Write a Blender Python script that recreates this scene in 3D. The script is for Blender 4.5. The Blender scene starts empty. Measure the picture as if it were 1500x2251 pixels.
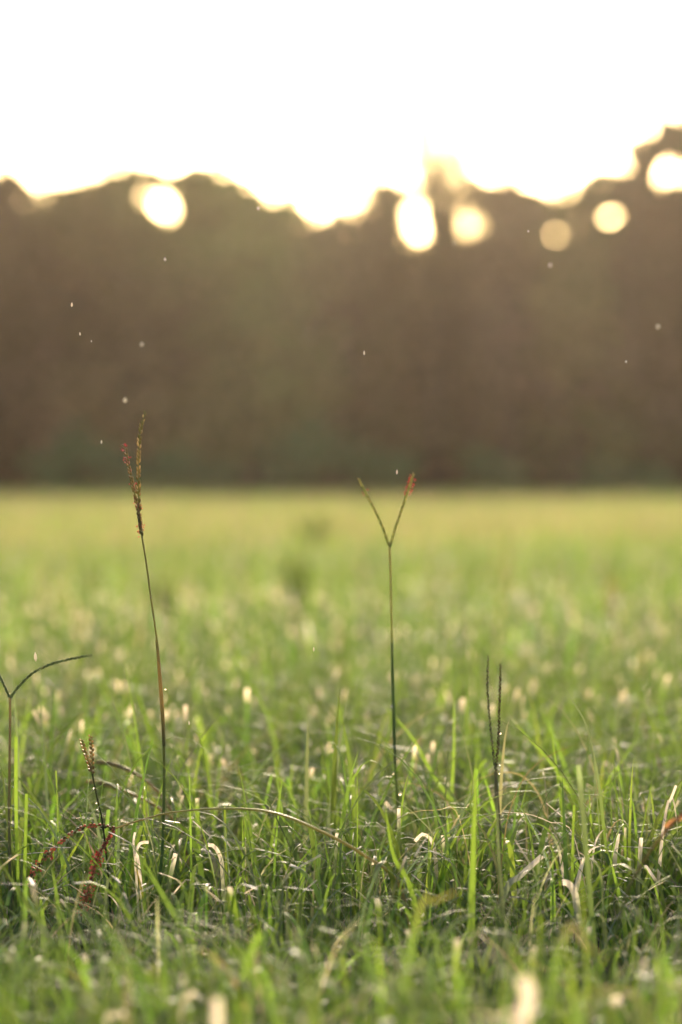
import bpy, math, random
import numpy as np
from mathutils import Vector

# ------------------------------------------------------------------ camera, sky, sun, exposure
R = math.radians
sc = bpy.context.scene
col = sc.collection
CAM_H = 0.27            # metres above the soil
FPX = 6250.0            # focal length in photograph pixels (1500 wide)
PITCH = 0.0084          # looking very slightly down
FOC = 1.667             # focus distance
cd = bpy.data.cameras.new('camera')
cam = bpy.data.objects.new('camera', cd); col.objects.link(cam)
cd.sensor_fit = 'HORIZONTAL'; cd.sensor_width = 24.0; cd.lens = 100.0
cd.clip_start = 0.05; cd.clip_end = 2000
cd.dof.use_dof = True; cd.dof.focus_distance = FOC; cd.dof.aperture_fstop = 5.4
cam.location = (0, 0, CAM_H); cam.rotation_euler = (math.pi/2 - PITCH, 0, 0)
sc.camera = cam

SUN_EL, SUN_AZ = R(12.5), R(2.5)      # low in front of the camera, a little to the right
w = bpy.data.worlds.new('World'); sc.world = w; w.use_nodes = True
nt = w.node_tree
sky = nt.nodes.new('ShaderNodeTexSky'); sky.sky_type = 'NISHITA'; sky.sun_disc = False
sky.sun_elevation = SUN_EL; sky.sun_rotation = SUN_AZ
sky.dust_density = 3.2; sky.air_density = 1.0; sky.ozone_density = 0.0
bg = nt.nodes['Background']; bg.inputs['Strength'].default_value = 0.15
nt.links.new(sky.outputs[0], bg.inputs[0])
sl = bpy.data.lights.new('sun', 'SUN'); sun = bpy.data.objects.new('sun', sl); col.objects.link(sun)
sl.energy = 2.4; sl.angle = R(0.6); sl.color = (1.0, 0.83, 0.64)
sd = Vector((math.sin(SUN_AZ)*math.cos(SUN_EL), math.cos(SUN_AZ)*math.cos(SUN_EL), math.sin(SUN_EL)))
sun.rotation_euler = sd.to_track_quat('Z', 'Y').to_euler()
vs = sc.view_settings
vs.view_transform = 'Standard'; vs.look = 'None'; vs.gamma = 1.0; vs.use_curve_mapping = False
vs.exposure = 1.15
cy = sc.cycles
cy.use_denoising = True; cy.denoiser = 'OPENIMAGEDENOISE'
cy.max_bounces = 7; cy.diffuse_bounces = 3; cy.transmission_bounces = 4; cy.glossy_bounces = 2
cy.transparent_max_bounces = 6; cy.volume_bounces = 0
cy.sample_clamp_indirect = 6.0

rng = np.random.default_rng(11)
random.seed(5)

# ------------------------------------------------------------------ helpers
CP, SP = math.cos(PITCH), math.sin(PITCH)
def P(x, y, d):
    """point seen at photograph pixel (x, y), d metres along the view axis"""
    a = (x-750.0)/FPX*d; b = -(y-1125.5)/FPX*d
    return Vector((a, d*CP + b*SP, CAM_H - d*SP + b*CP))

def np_mesh(name, V, Q, C=None, U=None, smooth=True):
    me = bpy.data.meshes.new(name)
    V = np.asarray(V, np.float32).reshape(-1, 3); Q = np.asarray(Q, np.int32); k = Q.shape[1]
    me.vertices.add(len(V)); me.vertices.foreach_set('co', V.ravel())
    me.loops.add(Q.size); me.loops.foreach_set('vertex_index', Q.ravel())
    me.polygons.add(len(Q))
    me.polygons.foreach_set('loop_start', np.arange(0, Q.size, k, dtype=np.int32))
    me.polygons.foreach_set('use_smooth', np.full(len(Q), smooth))
    me.update(calc_edges=True)
    if C is not None:
        a = me.attributes.new('col', 'FLOAT_COLOR', 'POINT')
        C = np.asarray(C, np.float32).reshape(-1, 3)
        a.data.foreach_set('color', np.concatenate([C, np.ones((len(C), 1), np.float32)], 1).ravel())
    if U is not None:
        a = me.attributes.new('across', 'FLOAT', 'POINT'); a.data.foreach_set('value', np.asarray(U, np.float32).ravel())
    return me

def link(name, me, mat, parent=None):
    o = bpy.data.objects.new(name, me); col.objects.link(o)
    if mat and not me.materials: me.materials.append(mat)
    if parent: o.parent = parent
    return o

def tag(o, label=None, cat=None, group=None, kind=None):
    if label: o['label'] = label
    if cat: o['category'] = cat
    if group: o['group'] = group
    if kind: o['kind'] = kind
    return o

def root_at(name, p, label, cat, group=None):
    o = bpy.data.objects.new(name, None); col.objects.link(o); o.location = p
    o.empty_display_size = 0.01
    return tag(o, label, cat, group)

def local(me, p):
    """shift mesh data so that it sits relative to a thing's base p"""
    v = np.empty(len(me.vertices)*3, np.float32); me.vertices.foreach_get('co', v)
    v = v.reshape(-1, 3) - np.array(p, np.float32); me.vertices.foreach_set('co', v.ravel()); me.update()
    return me

def spline(pts, n):
    """Catmull-Rom through pts (list of Vectors) -> n+1 evenly spaced samples"""
    A = np.array([tuple(p) for p in pts], float)
    if len(A) == 2: A = np.array([A[0], (A[0]+A[1])/2, A[1]])
    E = np.vstack([2*A[0]-A[1], A, 2*A[-1]-A[-2]])
    out = []
    for i in range(1, len(E)-2):
        for t in np.linspace(0, 1, 24, endpoint=False):
            p0, p1, p2, p3 = E[i-1:i+3]
            out.append(0.5*(2*p1 + (p2-p0)*t + (2*p0-5*p1+4*p2-p3)*t*t + (3*p1-p0-3*p2+p3)*t**3))
    out.append(A[-1]); out = np.array(out)
    L = np.concatenate([[0], np.cumsum(np.linalg.norm(np.diff(out, axis=0), axis=1))])
    s = np.linspace(0, L[-1], n+1)
    return np.stack([np.interp(s, L, out[:, k]) for k in range(3)], 1)

def nrm(a): return a/np.maximum(np.linalg.norm(a, axis=-1, keepdims=True), 1e-9)

def tube(pts, rad, n=24, sides=7, cols=None):
    """pts: control points; rad: list of radii along; cols: list of colours along"""
    S = spline(pts, n); T = nrm(np.gradient(S, axis=0))
    ref = np.array([0.13, -1.0, 0.21]); A = nrm(np.cross(T, ref)); B = np.cross(T, A)
    t = np.linspace(0, 1, n+1)
    r = np.interp(t, np.linspace(0, 1, len(rad)), rad)
    th = np.arange(sides)*2*math.pi/sides
    V = S[:, None, :] + r[:, None, None]*(np.cos(th)[None, :, None]*A[:, None, :] + np.sin(th)[None, :, None]*B[:, None, :])
    c = np.array(cols if cols is not None else [(.1, .15, .04)], float)
    C = np.stack([np.interp(t, np.linspace(0, 1, len(c)), c[:, k]) for k in range(3)], 1)
    C = np.repeat(C[:, None, :], sides, 1)
    i = np.arange(n)[:, None]*sides; j = np.arange(sides)[None, :]; j2 = (j+1) % sides
    Q = np.stack([i+j, i+j2, i+sides+j2, i+sides+j], -1).reshape(-1, 4)
    return V.reshape(-1, 3), Q, C.reshape(-1, 3)

def ribbon(pts, width, n=22, cols=None, face=0.0, twist=0.0, keel=0.22, taper='point', tipcol=None, tipfrac=0.04):
    """grass blade along pts from BASE to TIP; face = how far its flat side turns away from the lens (radians)"""
    S = spline(pts, n); T = nrm(np.gradient(S, axis=0)); t = np.linspace(0, 1, n+1)
    view = np.array([0., 1., 0.]); A0 = nrm(np.cross(T, view)); N0 = nrm(np.cross(A0, T))
    an = face + twist*t
    A = np.cos(an)[:, None]*A0 + np.sin(an)[:, None]*N0; N = nrm(np.cross(A, T))
    if taper == 'point': wv = width*np.clip((1-t**3.0), 0.02, 1)*(0.75+0.25*np.minimum(1, t*4))
    else: wv = width*(0.85+0.15*np.minimum(1, t*3))*(1-0.12*t**4)
    us = np.array([-1, -.5, 0, .5, 1.0])
    V = S[:, None, :] + 0.5*wv[:, None, None]*(us[None, :, None]*A[:, None, :] + keel*(np.abs(us)[None, :, None]-.5)*N[:, None, :])
    if taper != 'point':           # ragged mown end
        V[-1] += T[-1]*(np.array([.3, -.25, .2, -.3, .15])[:, None]*width*.35)
    c = np.array(cols, float)
    C = np.stack([np.interp(t, np.linspace(0, 1, len(c)), c[:, k]) for k in range(3)], 1)
    if tipcol is not None:
        tipfrac = tipfrac*.55
        m = (np.clip((t-(1-tipfrac*2.4))/(tipfrac*2.1), 0, 1)**1.5)[:, None]
        C = C*(1-m) + np.array(tipcol)*m
    C = np.repeat(C[:, None, :], 5, 1)
    i = np.arange(n)[:, None]*5; j = np.arange(4)[None, :]
    Q = np.stack([i+j, i+j+1, i+5+j+1, i+5+j], -1).reshape(-1, 4)
    U = np.tile(us, (n+1, 1))
    return V.reshape(-1, 3), Q, C.reshape(-1, 3), U.ravel()

class Acc:
    """collects pieces that belong to one part into one mesh"""
    def __init__(s): s.V = []; s.Q = []; s.C = []; s.n = 0
    def add(s, V, Q, C, U=None):
        s.V.append(V); s.Q.append(Q+s.n); s.C.append(C); s.n += len(V)
    def mesh(s, name, smooth=True): return np_mesh(name, np.concatenate(s.V), np.concatenate(s.Q), np.concatenate(s.C), smooth=smooth)

def grain(p, axis, L, r, c, rings=3, sides=5):
    """one small spindle-shaped spikelet"""
    axis = np.array(axis, float); axis /= np.linalg.norm(axis)
    ref = np.array([.3, -.8, .5]); A = np.cross(axis, ref); A /= np.linalg.norm(A); B = np.cross(axis, A)
    ts = np.array([0, .3, .65, 1.0]); rr = np.array([.25, 1, .85, .08])*r
    th = np.arange(sides)*2*math.pi/sides
    V = np.array(p)[None, None, :] + (ts*L)[:, None, None]*axis + rr[:, None, None]*(np.cos(th)[None, :, None]*A + np.sin(th)[None, :, None]*B)
    i = np.arange(3)[:, None]*sides; j = np.arange(sides)[None, :]; j2 = (j+1) % sides
    Q = np.stack([i+j, i+j2, i+sides+j2, i+sides+j], -1).reshape(-1, 4)
    V = V.reshape(-1, 3)
    return V, Q, np.tile(np.array(c, float), (len(V), 1))

# ------------------------------------------------------------------ materials
def mat_blade(name, trans=0.5, rough=0.5, spec=0.4, glow=1.25, veins=True, tint=(1.30, 1.22, .80)):
    m = bpy.data.materials.new(name); m.use_nodes = True; n = m.node_tree.nodes; l = m.node_tree.links
    b = n['Principled BSDF']; out = n['Material Output']
    at = n.new('ShaderNodeAttribute'); at.attribute_name = 'col'
    tc = n.new('ShaderNodeTexCoord')
    noi = n.new('ShaderNodeTexNoise'); noi.inputs['Scale'].default_value = 260.0; noi.inputs['Detail'].default_value = 2.0
    l.new(tc.outputs['Object'], noi.inputs['Vector'])
    mr = n.new('ShaderNodeMapRange'); mr.inputs['To Min'].default_value = 0.75; mr.inputs['To Max'].default_value = 1.2
    l.new(noi.outputs['Fac'], mr.inputs['Value'])
    mul = n.new('ShaderNodeVectorMath'); mul.operation = 'SCALE'
    l.new(at.outputs['Color'], mul.inputs[0]); l.new(mr.outputs['Result'], mul.inputs['Scale'])
    l.new(mul.outputs[0], b.inputs['Base Color'])
    b.inputs['Roughness'].default_value = rough; b.inputs['Specular IOR Level'].default_value = spec
    tr = n.new('ShaderNodeBsdfTranslucent')
    tm = n.new('ShaderNodeMix'); tm.data_type = 'RGBA'; tm.blend_type = 'MULTIPLY'; tm.inputs['Factor'].default_value = 1.0
    l.new(mul.outputs[0], tm.inputs['A']); tm.inputs['B'].default_value = (tint[0]*glow, tint[1]*glow, tint[2]*glow, 1)
    l.new(tm.outputs['Result'], tr.inputs['Color'])
    mx = n.new('ShaderNodeMixShader'); mx.inputs[0].default_value = trans
    l.new(b.outputs[0], mx.inputs[1]); l.new(tr.outputs[0], mx.inputs[2]); l.new(mx.outputs[0], out.inputs['Surface'])
    if veins:
        ac = n.new('ShaderNodeAttribute'); ac.attribute_name = 'across'
        sn = n.new('ShaderNodeMath'); sn.operation = 'MULTIPLY'; sn.inputs[1].default_value = 16.0; l.new(ac.outputs['Fac'], sn.inputs[0])
        s2 = n.new('ShaderNodeMath'); s2.operation = 'SINE'; l.new(sn.outputs[0], s2.inputs[0])
        bp = n.new('ShaderNodeBump'); bp.inputs['Strength'].default_value = 0.35; bp.inputs['Distance'].default_value = 0.0004
        l.new(s2.outputs[0], bp.inputs['Height']); l.new(bp.outputs[0], b.inputs['Normal'])
    return m

def mat_solid(name, c1, c2, scale, rough=0.85, bump=0.0):
    m = bpy.data.materials.new(name); m.use_nodes = True; n = m.node_tree.nodes; l = m.node_tree.links
    b = n['Principled BSDF']; tc = n.new('ShaderNodeTexCoord')
    noi = n.new('ShaderNodeTexNoise'); noi.inputs['Scale'].default_value = scale; noi.inputs['Detail'].default_value = 6.0
    l.new(tc.outputs['Object'], noi.inputs['Vector'])
    cr = n.new('ShaderNodeValToRGB'); cr.color_ramp.elements[0].position = .35; cr.color_ramp.elements[1].position = .68
    cr.color_ramp.elements[0].color = (*c1, 1); cr.color_ramp.elements[1].color = (*c2, 1)
    l.new(noi.outputs['Fac'], cr.inputs['Fac']); l.new(cr.outputs[0], b.inputs['Base Color'])
    b.inputs['Roughness'].default_value = rough
    if bump:
        bp = n.new('ShaderNodeBump'); bp.inputs['Strength'].default_value = .6; bp.inputs['Distance'].default_value = bump
        l.new(noi.outputs['Fac'], bp.inputs['Height']); l.new(bp.outputs[0], b.inputs['Normal'])
    return m

M_blade = mat_blade('grass_blade')
M_far = mat_blade('field_grass', veins=False, rough=.6, spec=.25, tint=(1.18, 1.15, 1.0))
M_stem = mat_blade('grass_stem', trans=0.5, rough=0.4, veins=False)
M_leaf = mat_blade('tree_leaf', trans=0.22, rough=0.6, spec=.25, glow=1.0, veins=False)
M_bark = mat_solid('bark', (.045, .034, .025), (.09, .07, .05), 6.0, .9, .03)
M_drop = bpy.data.materials.new('dewdrop'); M_drop.use_nodes = True
_b = M_drop.node_tree.nodes['Principled BSDF']; _b.inputs['Transmission Weight'].default_value = 0.85; _b.inputs['IOR'].default_value = 1.33; _b.inputs['Roughness'].default_value = 0.12; _b.inputs['Base Color'].default_value = (1, .97, .92, 1)
M_fleck = bpy.data.materials.new('pale_fleck'); M_fleck.use_nodes = True
_n = M_fleck.node_tree.nodes; _l = M_fleck.node_tree.links; _b = _n['Principled BSDF']; _b.inputs['Base Color'].default_value = (.85, .8, .7, 1); _b.inputs['Roughness'].default_value = .5
_t = _n.new('ShaderNodeBsdfTranslucent'); _t.inputs['Color'].default_value = (.9, .82, .68, 1)
_m = _n.new('ShaderNodeMixShader'); _m.inputs[0].default_value = .6
_l.new(_b.outputs[0], _m.inputs[1]); _l.new(_t.outputs[0], _m.inputs[2]); _l.new(_m.outputs[0], _n['Material Output'].inputs['Surface'])

# ------------------------------------------------------------------ ground
def gz(x, y):
    """gentle lie of the field"""
    return 0.006*np.sin(x*2.1+.4)*np.sin(y*1.7) + 0.02*np.sin(y*.21+1)*np.clip((y-6)/20, 0, 1)
ys = np.concatenate([np.linspace(-150, 0, 7), np.linspace(.3, 8, 60), np.linspace(9, 110, 40), np.linspace(130, 340, 7)])
xs = np.concatenate([np.linspace(-250, -12, 8), np.linspace(-6, 6, 49), np.linspace(12, 250, 8)])
X, Y = np.meshgrid(xs, ys); Z = gz(X, Y)
V = np.stack([X, Y, Z], -1).reshape(-1, 3); nx = len(xs)
ii = (np.arange(len(ys)-1)[:, None]*nx + np.arange(nx-1)[None, :]).ravel()
Q = np.stack([ii, ii+1, ii+nx+1, ii+nx], -1)
M_soil = mat_solid('turf_soil', (.035, .045, .015), (.07, .08, .028), 9.0, 1.0, .01)
tag(link('ground', np_mesh('ground', V, Q), M_soil), kind='structure')

# ------------------------------------------------------------------ meadow grass (uncountable: stuff)
LIME = np.array([.155, .255, .042]); GREEN = np.array([.10, .17, .038]); DARK = np.array([.07, .11, .034])
GREY = np.array([.11, .15, .085]); STRAW = np.array([.40, .35, .22]); PALE = np.array([.66, .60, .68]); YEL = np.array([.24, .235, .10])  # PALE: whitish mown ends, and sun sheen painted onto bent blades

def blades(N, x, y, L, wid, th0, th1, power, az, colr, nseg, cut, tip=None, tipfrac=None, keel=True, facejit=.6, kink=None):
    """N blades at once: th0 start lean, th1 extra lean towards the tip, az lean direction"""
    t = np.linspace(0, 1, nseg+1)
    th = th0[:, None] + th1[:, None]*t[None, :]**power[:, None]
    if kink is not None: th = th + kink[:, None]*np.clip((t[None, :]-.62)/.16, 0, 1)
    ds = (L/nseg)[:, None]
    thm = (th[:, 1:]+th[:, :-1])/2
    h = np.concatenate([np.zeros((N, 1)), np.cumsum(np.sin(thm)*ds, 1)], 1)
    z = np.concatenate([np.zeros((N, 1)), np.cumsum(np.cos(thm)*ds, 1)], 1)
    dx, dy = np.cos(az)[:, None], np.sin(az)[:, None]
    S = np.stack([x[:, None]+h*dx, y[:, None]+h*dy, np.maximum(gz(x, y)[:, None]+z, .002+0*z)], -1)
    fa = az + math.pi/2 + rng.normal(0, facejit, N)
    A = np.stack([np.cos(fa), np.sin(fa), 0*fa], -1)[:, None, :]
    prof_p = np.clip(1-t**2.6, .03, 1)*(0.7+0.3*np.minimum(1, t*4)); prof_c = (0.75+.25*np.minimum(1, t*4))*(1-.1*t**3)
    wv = wid[:, None]*np.where(cut[:, None], prof_c[None, :], prof_p[None, :])
    if keel:
        us = np.array([-1., 0., 1.])
        T = np.gradient(S, axis=1); Nn = nrm(np.cross(A, T))
        Vv = S[:, :, None, :] + .5*wv[:, :, None, None]*(us[None, None, :, None]*A[:, :, None, :] + .3*(np.abs(us)-.5)[None, None, :, None]*Nn[:, :, None, :])
    else:
        us = np.array([-1., 1.]); Vv = S[:, :, None, :] + .5*wv[:, :, None, None]*us[None, None, :, None]*A[:, :, None, :]
    k = len(us)
    C = np.repeat(colr[:, None, :], nseg+1, 1)
    if tip is not None:
        m = np.where(cut[:, None], np.clip((t[None, :]-(1-tipfrac[:, None]))/(tipfrac[:, None]*.5), 0, 1), 0)[..., None]
        C = C*(1-m) + tip[:, None, :]*m
    C = np.repeat(C[:, :, None, :], k, 2)
    base = (np.arange(N)*(nseg+1)*k)[:, None, None]; i = (np.arange(nseg)*k)[None, :, None]; j = np.arange(k-1)[None, None, :]
    b0 = base+i+j
    Q = np.stack([b0, b0+1, b0+k+1, b0+k], -1).reshape(-1, 4)
    U = np.broadcast_to(us, (N, nseg+1, k))
    return Vv.reshape(-1, 3), Q, C.reshape(-1, 3), U.ravel()

def zone(n, y0, y1, half0, slope):
    """random points over a strip that widens with distance"""
    y = rng.uniform(y0, y1, n*2); keep = rng.uniform(0, half0+slope*y1, n*2) < (half0+slope*y)
    y = y[keep][:n]; x = rng.uniform(-1, 1, len(y))*(half0+slope*y)
    return x, y

def patch(x, y, s, seed=0):
    """smooth random field 0..1"""
    r = np.random.default_rng(seed); v = 0
    for k in range(6):
        a = r.uniform(0, 6.28); f = s*r.uniform(.5, 1.8); v = v + np.sin(f*(x*math.cos(a)+y*math.sin(a))+r.uniform(0, 6.28))
    return .5+.5*np.clip(v/3, -1, 1)

def palette(N, wts, cols, jit=.22):
    c = np.array(cols)[rng.choice(len(cols), N, p=np.array(wts)/sum(wts))]
    return c*np.exp(rng.normal(0, jit, (N, 1)))*np.exp(rng.normal(0, .06, (N, 3)))

def near_turf():
    x, y = zone(25000, .74, 3.3, .42, .14); N = len(x)
    # blades grow in tufts
    tx, ty = zone(1700, .74, 3.3, .42, .14); pick = rng.integers(0, len(tx), N)
    cl = rng.random(N) < .65
    x = np.where(cl, tx[pick]+rng.normal(0, .012, N), x); y = np.where(cl, ty[pick]+rng.normal(0, .012, N), y)
    keep = (y > 1.66) | (rng.random(N) < np.where(y < 1.3, .95, .68)); keep &= ~((x/y*6250+750 > 40) & (x/y*6250+750 < 385) & (y > 1.33) & (y < 1.655) & (rng.random(len(x)) < .6)); x, y = x[keep], y[keep]; N = len(x)
    cut = rng.random(N) < .5
    L = np.where(cut, rng.normal(.068, .016, N), rng.gamma(6, .0145, N)+.015)
    th0 = np.abs(rng.normal(.18, .22, N)); th1 = np.abs(rng.normal(.4, .45, N))
    droop = rng.random(N) < .52; th1 = np.where(droop, rng.uniform(1.3, 2.6, N), th1)
    lim = np.where(y < 1.5, .27-960/6250*y, .27-960/6250*1.5 + np.clip((y-1.5)/.15, 0, 1)*.075) + rng.normal(0, .008, N)
    lim = np.minimum(np.where(rng.random(N) < .06, lim+.02, lim), np.where(y < 1.5, np.where(y < 1.3, .092, .080)+rng.normal(0, .014, N), .2))
    L = np.clip(L, .025, np.where(y < 1.75, np.maximum(lim, .03), .165))
    wid = np.where(rng.random(N) < .45, rng.uniform(.0022, .0042, N), rng.uniform(.0009, .0022, N))
    az = rng.uniform(0, 2*math.pi, N)
    kink = np.where(cut & (rng.random(N) < .25), rng.uniform(.9, 2.2, N), 0)
    C = palette(N, [.36, .42, .12, .10], [LIME, GREEN, DARK, GREY])
    tip = PALE*np.exp(rng.normal(-.15, .3, (N, 1)))
    white = (rng.random(N) < .22)[:, None]; tip = np.where(white, tip, C*1.15)
    return blades(N, x, y, L, wid, th0, th1, rng.uniform(1.3, 3.2, N), az, C, 8, cut, tip, rng.uniform(.02, .07, N), kink=kink, facejit=.45)
V, Q, C, U = near_turf()
def undergrowth():
    x, y = zone(13000, .8, 2.6, .42, .14); N = len(x)
    C = palette(N, [.4, .5, .1], [LIME, GREEN, DARK])
    return blades(N, x, y, rng.uniform(.018, .04, N), rng.uniform(.002, .004, N), np.abs(rng.normal(.2, .2, N)), np.abs(rng.normal(.6, .5, N)), rng.uniform(1.2, 2.4, N), rng.uniform(0, 6.283, N), C, 4, np.zeros(N, bool))
def glint_ends(n, y0, y1, w0, w1, f0, f1, l0, l1, up=.35):  # scattered blades whose ends are coloured pale as sun glints
    x, y = zone(n, y0, y1, .42, .15); N = len(x)
    C = palette(N, [.6, .4], [GREEN, GREY]); tip = PALE*1.3*np.array([1.06, 1, .92])*np.exp(rng.normal(0, .2, (N, 1)))
    return blades(N, x, y, rng.uniform(l0, l1, N), rng.uniform(w0, w1, N), np.abs(rng.normal(.12, .1, N)), np.abs(rng.normal(.2, .2, N)), np.full(N, 1.5), rng.uniform(0, 6.283, N), C, 9, np.ones(N, bool), tip, rng.uniform(f0, f1, N), kink=np.where(rng.random(N) < up, 0, rng.uniform(.6, 1.9, N)), facejit=.3)
def long_arcs():
    x, y = zone(3600, 1.1, 3.0, .42, .14); N = len(x)
    L = rng.uniform(.10, .185, N); L = np.where(y < 1.62, np.minimum(L, np.clip((.27-960/6250*y)/.62, .06, .12)), L)
    C = palette(N, [.36, .36, .14, .14], [LIME, GREEN, GREY*1.2, STRAW*.7])
    return blades(N, x, y, L, rng.uniform(.001, .0030, N), rng.uniform(.05, .5, N), rng.uniform(1.1, 2.3, N), rng.uniform(1.0, 2.0, N), rng.uniform(0, 6.283, N), C, 10, np.zeros(N, bool), facejit=.3)
for V2, Q2, C2, U2 in (undergrowth(), glint_ends(4300, 1.95, 4.9, .0020, .0046, .045, .08, .07, .118), glint_ends(520, 1.5, 2.05, .0010, .0022, .15, .3, .055, .09, 0.0), long_arcs()):
    Q = np.concatenate([Q, Q2+len(V)]); V = np.concatenate([V, V2]); C = np.concatenate([C, C2]); U = np.concatenate([U, U2])
tag(link('meadow_grass', np_mesh('meadow_grass', V, Q, C, U), M_blade), 'short mown green turf around the foot of the seed stalks', 'grass', kind='stuff')

def straw():
    x, y = zone(8500, .74, 3.3, .42, .14); k = (y > 1.5) | (rng.random(len(y)) < .4); x, y = x[k], y[k]; N = len(x)
    L = rng.uniform(.06, .14, N); wid = rng.uniform(.0006, .0019, N)
    th0 = rng.uniform(.1, .7, N); th1 = rng.uniform(.9, 2.0, N)
    L = np.where(y < 1.6, np.minimum(L, .085+.02*rng.random(N)), L)
    C = palette(N, [.3, .3, .2, .2], [STRAW, STRAW*np.array([.6, .7, .6]), GREY*1.5, GREEN*1.2])
    V, Q, C, U = blades(N, x, y, L, wid, th0, th1, rng.uniform(.8, 1.6, N), rng.uniform(0, 6.283, N), C, 9, np.zeros(N, bool), keel=False, facejit=.4)
    return V, Q, C
V, Q, C = straw()
tag(link('dry_grass', np_mesh('dry_grass', V, Q, C), M_far), 'thin pale dead blades curling low among the green turf', 'dry grass', kind='stuff')

def mid_turf():
    x, y = zone(42000, 3.3, 9.5, .7, .15); N = len(x)
    cut = rng.random(N) < .5
    L = np.clip(np.where(cut, rng.normal(.068, .016, N), rng.gamma(6, .0145, N)+.015), .02, .18)
    wid = rng.uniform(.0028, .0055, N); az = rng.uniform(0, 6.283, N)
    th0 = np.abs(rng.normal(.12, .13, N)); th1 = np.where(rng.random(N) < .3, rng.uniform(1.3, 2.6, N), np.abs(rng.normal(.3, .35, N)))
    C = palette(N, [.46, .26, .05, .10, .13], [LIME*1.15, GREEN*1.15, DARK, GREY*1.2, STRAW])
    f = np.clip((y-4)/6, 0, 1)[:, None]*patch(x, y, 1.3, 3)[:, None]
    C = C*(1-.6*f) + YEL*.6*f
    tip = PALE*np.exp(rng.normal(-.1, .25, (N, 1))); tip = np.where((rng.random(N) < .3)[:, None], tip, C*1.15)
    return blades(N, x, y, L, wid, th0, th1, rng.uniform(1.2, 2.6, N), az, C, 4, cut, tip, rng.uniform(.1, .25, N), keel=False)
V, Q, C, U = mid_turf()
tag(link('meadow_grass', np_mesh('meadow_grass', V, Q, C), M_far), 'soft yellow green turf behind the sharp seed stalks', 'grass', kind='stuff')

def far_turf():
    x, y = zone(62000, 9.5, 32, 1.6, .15); N = len(x)
    L = np.clip(rng.gamma(8, .0095, N)+.02, .02, .18); wid = rng.uniform(.006, .011, N)
    C = palette(N, [.34, .08, .36, .22], [LIME*1.2, GREEN*1.2, YEL*1.15, STRAW])
    p = patch(x, y, .5, 8)[:, None]; C = C*(.85+.3*p); q = np.clip(patch(x, y, .9, 4)[:, None]-.35, 0, 1)*.7; C = C*(1-q) + STRAW*np.array([.95, .85, .8])*q
    V1 = blades(N, x, y, L, wid, np.abs(rng.normal(.15, .15, N)), np.abs(rng.normal(.5, .5, N)), rng.uniform(1.2, 2.6, N), rng.uniform(0, 6.283, N), C, 3, np.zeros(N, bool), keel=False)
    x, y = zone(70000, 32, 96, 4, .18); N = len(x)
    L = np.clip(rng.gamma(8, .011, N)+.03, .03, .22); wid = rng.uniform(.03, .06, N)
    C = palette(N, [.28, .06, .40, .26], [LIME*1.2, GREEN*1.2, YEL*1.2, STRAW])
    V2 = blades(N, x, y, L, wid, np.abs(rng.normal(.2, .2, N)), np.abs(rng.normal(.5, .5, N)), rng.uniform(1.2, 2.6, N), rng.uniform(0, 6.283, N), C, 2, np.zeros(N, bool), keel=False)
    x = rng.uniform(-24, 24, 9000); y = rng.uniform(84, 90, 9000); N = 9000
    L = rng.uniform(.08, .2, N)+.55*np.clip(patch(x, y*0, .9, 14)-.35, 0, 1)
    C = palette(N, [.4, .3, .3], [LIME, GREEN, YEL])
    V3 = blades(N, x, y, L, rng.uniform(.04, .08, N), np.abs(rng.normal(.2, .2, N)), np.abs(rng.normal(.4, .4, N)), rng.uniform(1.2, 2.6, N), rng.uniform(0, 6.283, N), C, 3, np.zeros(N, bool), keel=False)
    a, b_ = len(V1[0]), len(V1[0])+len(V2[0])
    return (np.concatenate([V1[0], V2[0], V3[0]]), np.concatenate([V1[1], V2[1]+a, V3[1]+b_]), np.concatenate([V1[2], V2[2], V3[2]]))
V, Q, C = far_turf()
tag(link('meadow_grass', np_mesh('meadow_grass', V, Q, C), M_far), 'pale golden far field running up to the trees', 'grass', kind='stuff')

# ------------------------------------------------------------------ trees and woods
TD = 90.0
def lobe_leaves(lobes, per_m2, size, cols, y_depth, sides=4):
    """lobes: (x, y, rx, ry[, density]) in photograph pixels at the tree's distance"""
    PXM = TD/FPX; c0 = []; 
    for lb in lobes:
        dens = lb[4] if len(lb) > 4 else 1.0
        rx, rz = lb[2]*PXM, lb[3]*PXM; ry = (rx+rz)/2*.9
        n = max(8, int(per_m2*dens*math.pi*rx*rz))
        nc = max(3, n//13); d = nrm(rng.normal(0, 1, (nc, 3))); rr = rng.random(nc)**.42      # twigs, each with a tuft of leaves
        pc = d*rr[:, None]*np.array([rx, ry, rz])*np.exp(rng.normal(0, .10, (nc, 1)))
        p = pc[rng.integers(0, nc, n)] + rng.normal(0, .13, (n, 3))
        ctr = P(lb[0], lb[1], TD); ctr.y += y_depth + (rng.random()-.5)*1.2
        c0.append(p+np.array(ctr))
    c0 = np.concatenate(c0); c0 = c0[c0[:, 2] > .15]; n = len(c0)
    a = nrm(rng.normal(0, 1, (n, 3))); b = nrm(np.cross(a, rng.normal(0, 1, (n, 3)))); nn = np.cross(a, b)
    s = size*np.exp(rng.normal(0, .25, n))[:, None]
    V = np.stack([c0-a*s, c0+b*s*.5+nn*s*.12, c0+a*s, c0-b*s*.5+nn*s*.12], 1)
    Q = (np.arange(n)*4)[:, None]+np.arange(4)[None, :]
    cc = np.array(cols)[rng.integers(0, len(cols), n)]*np.exp(rng.normal(0, .25, (n, 1)))
    C = np.repeat(cc[:, None, :], 4, 1)
    return V.reshape(-1, 3), Q, C.reshape(-1, 3)

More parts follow.
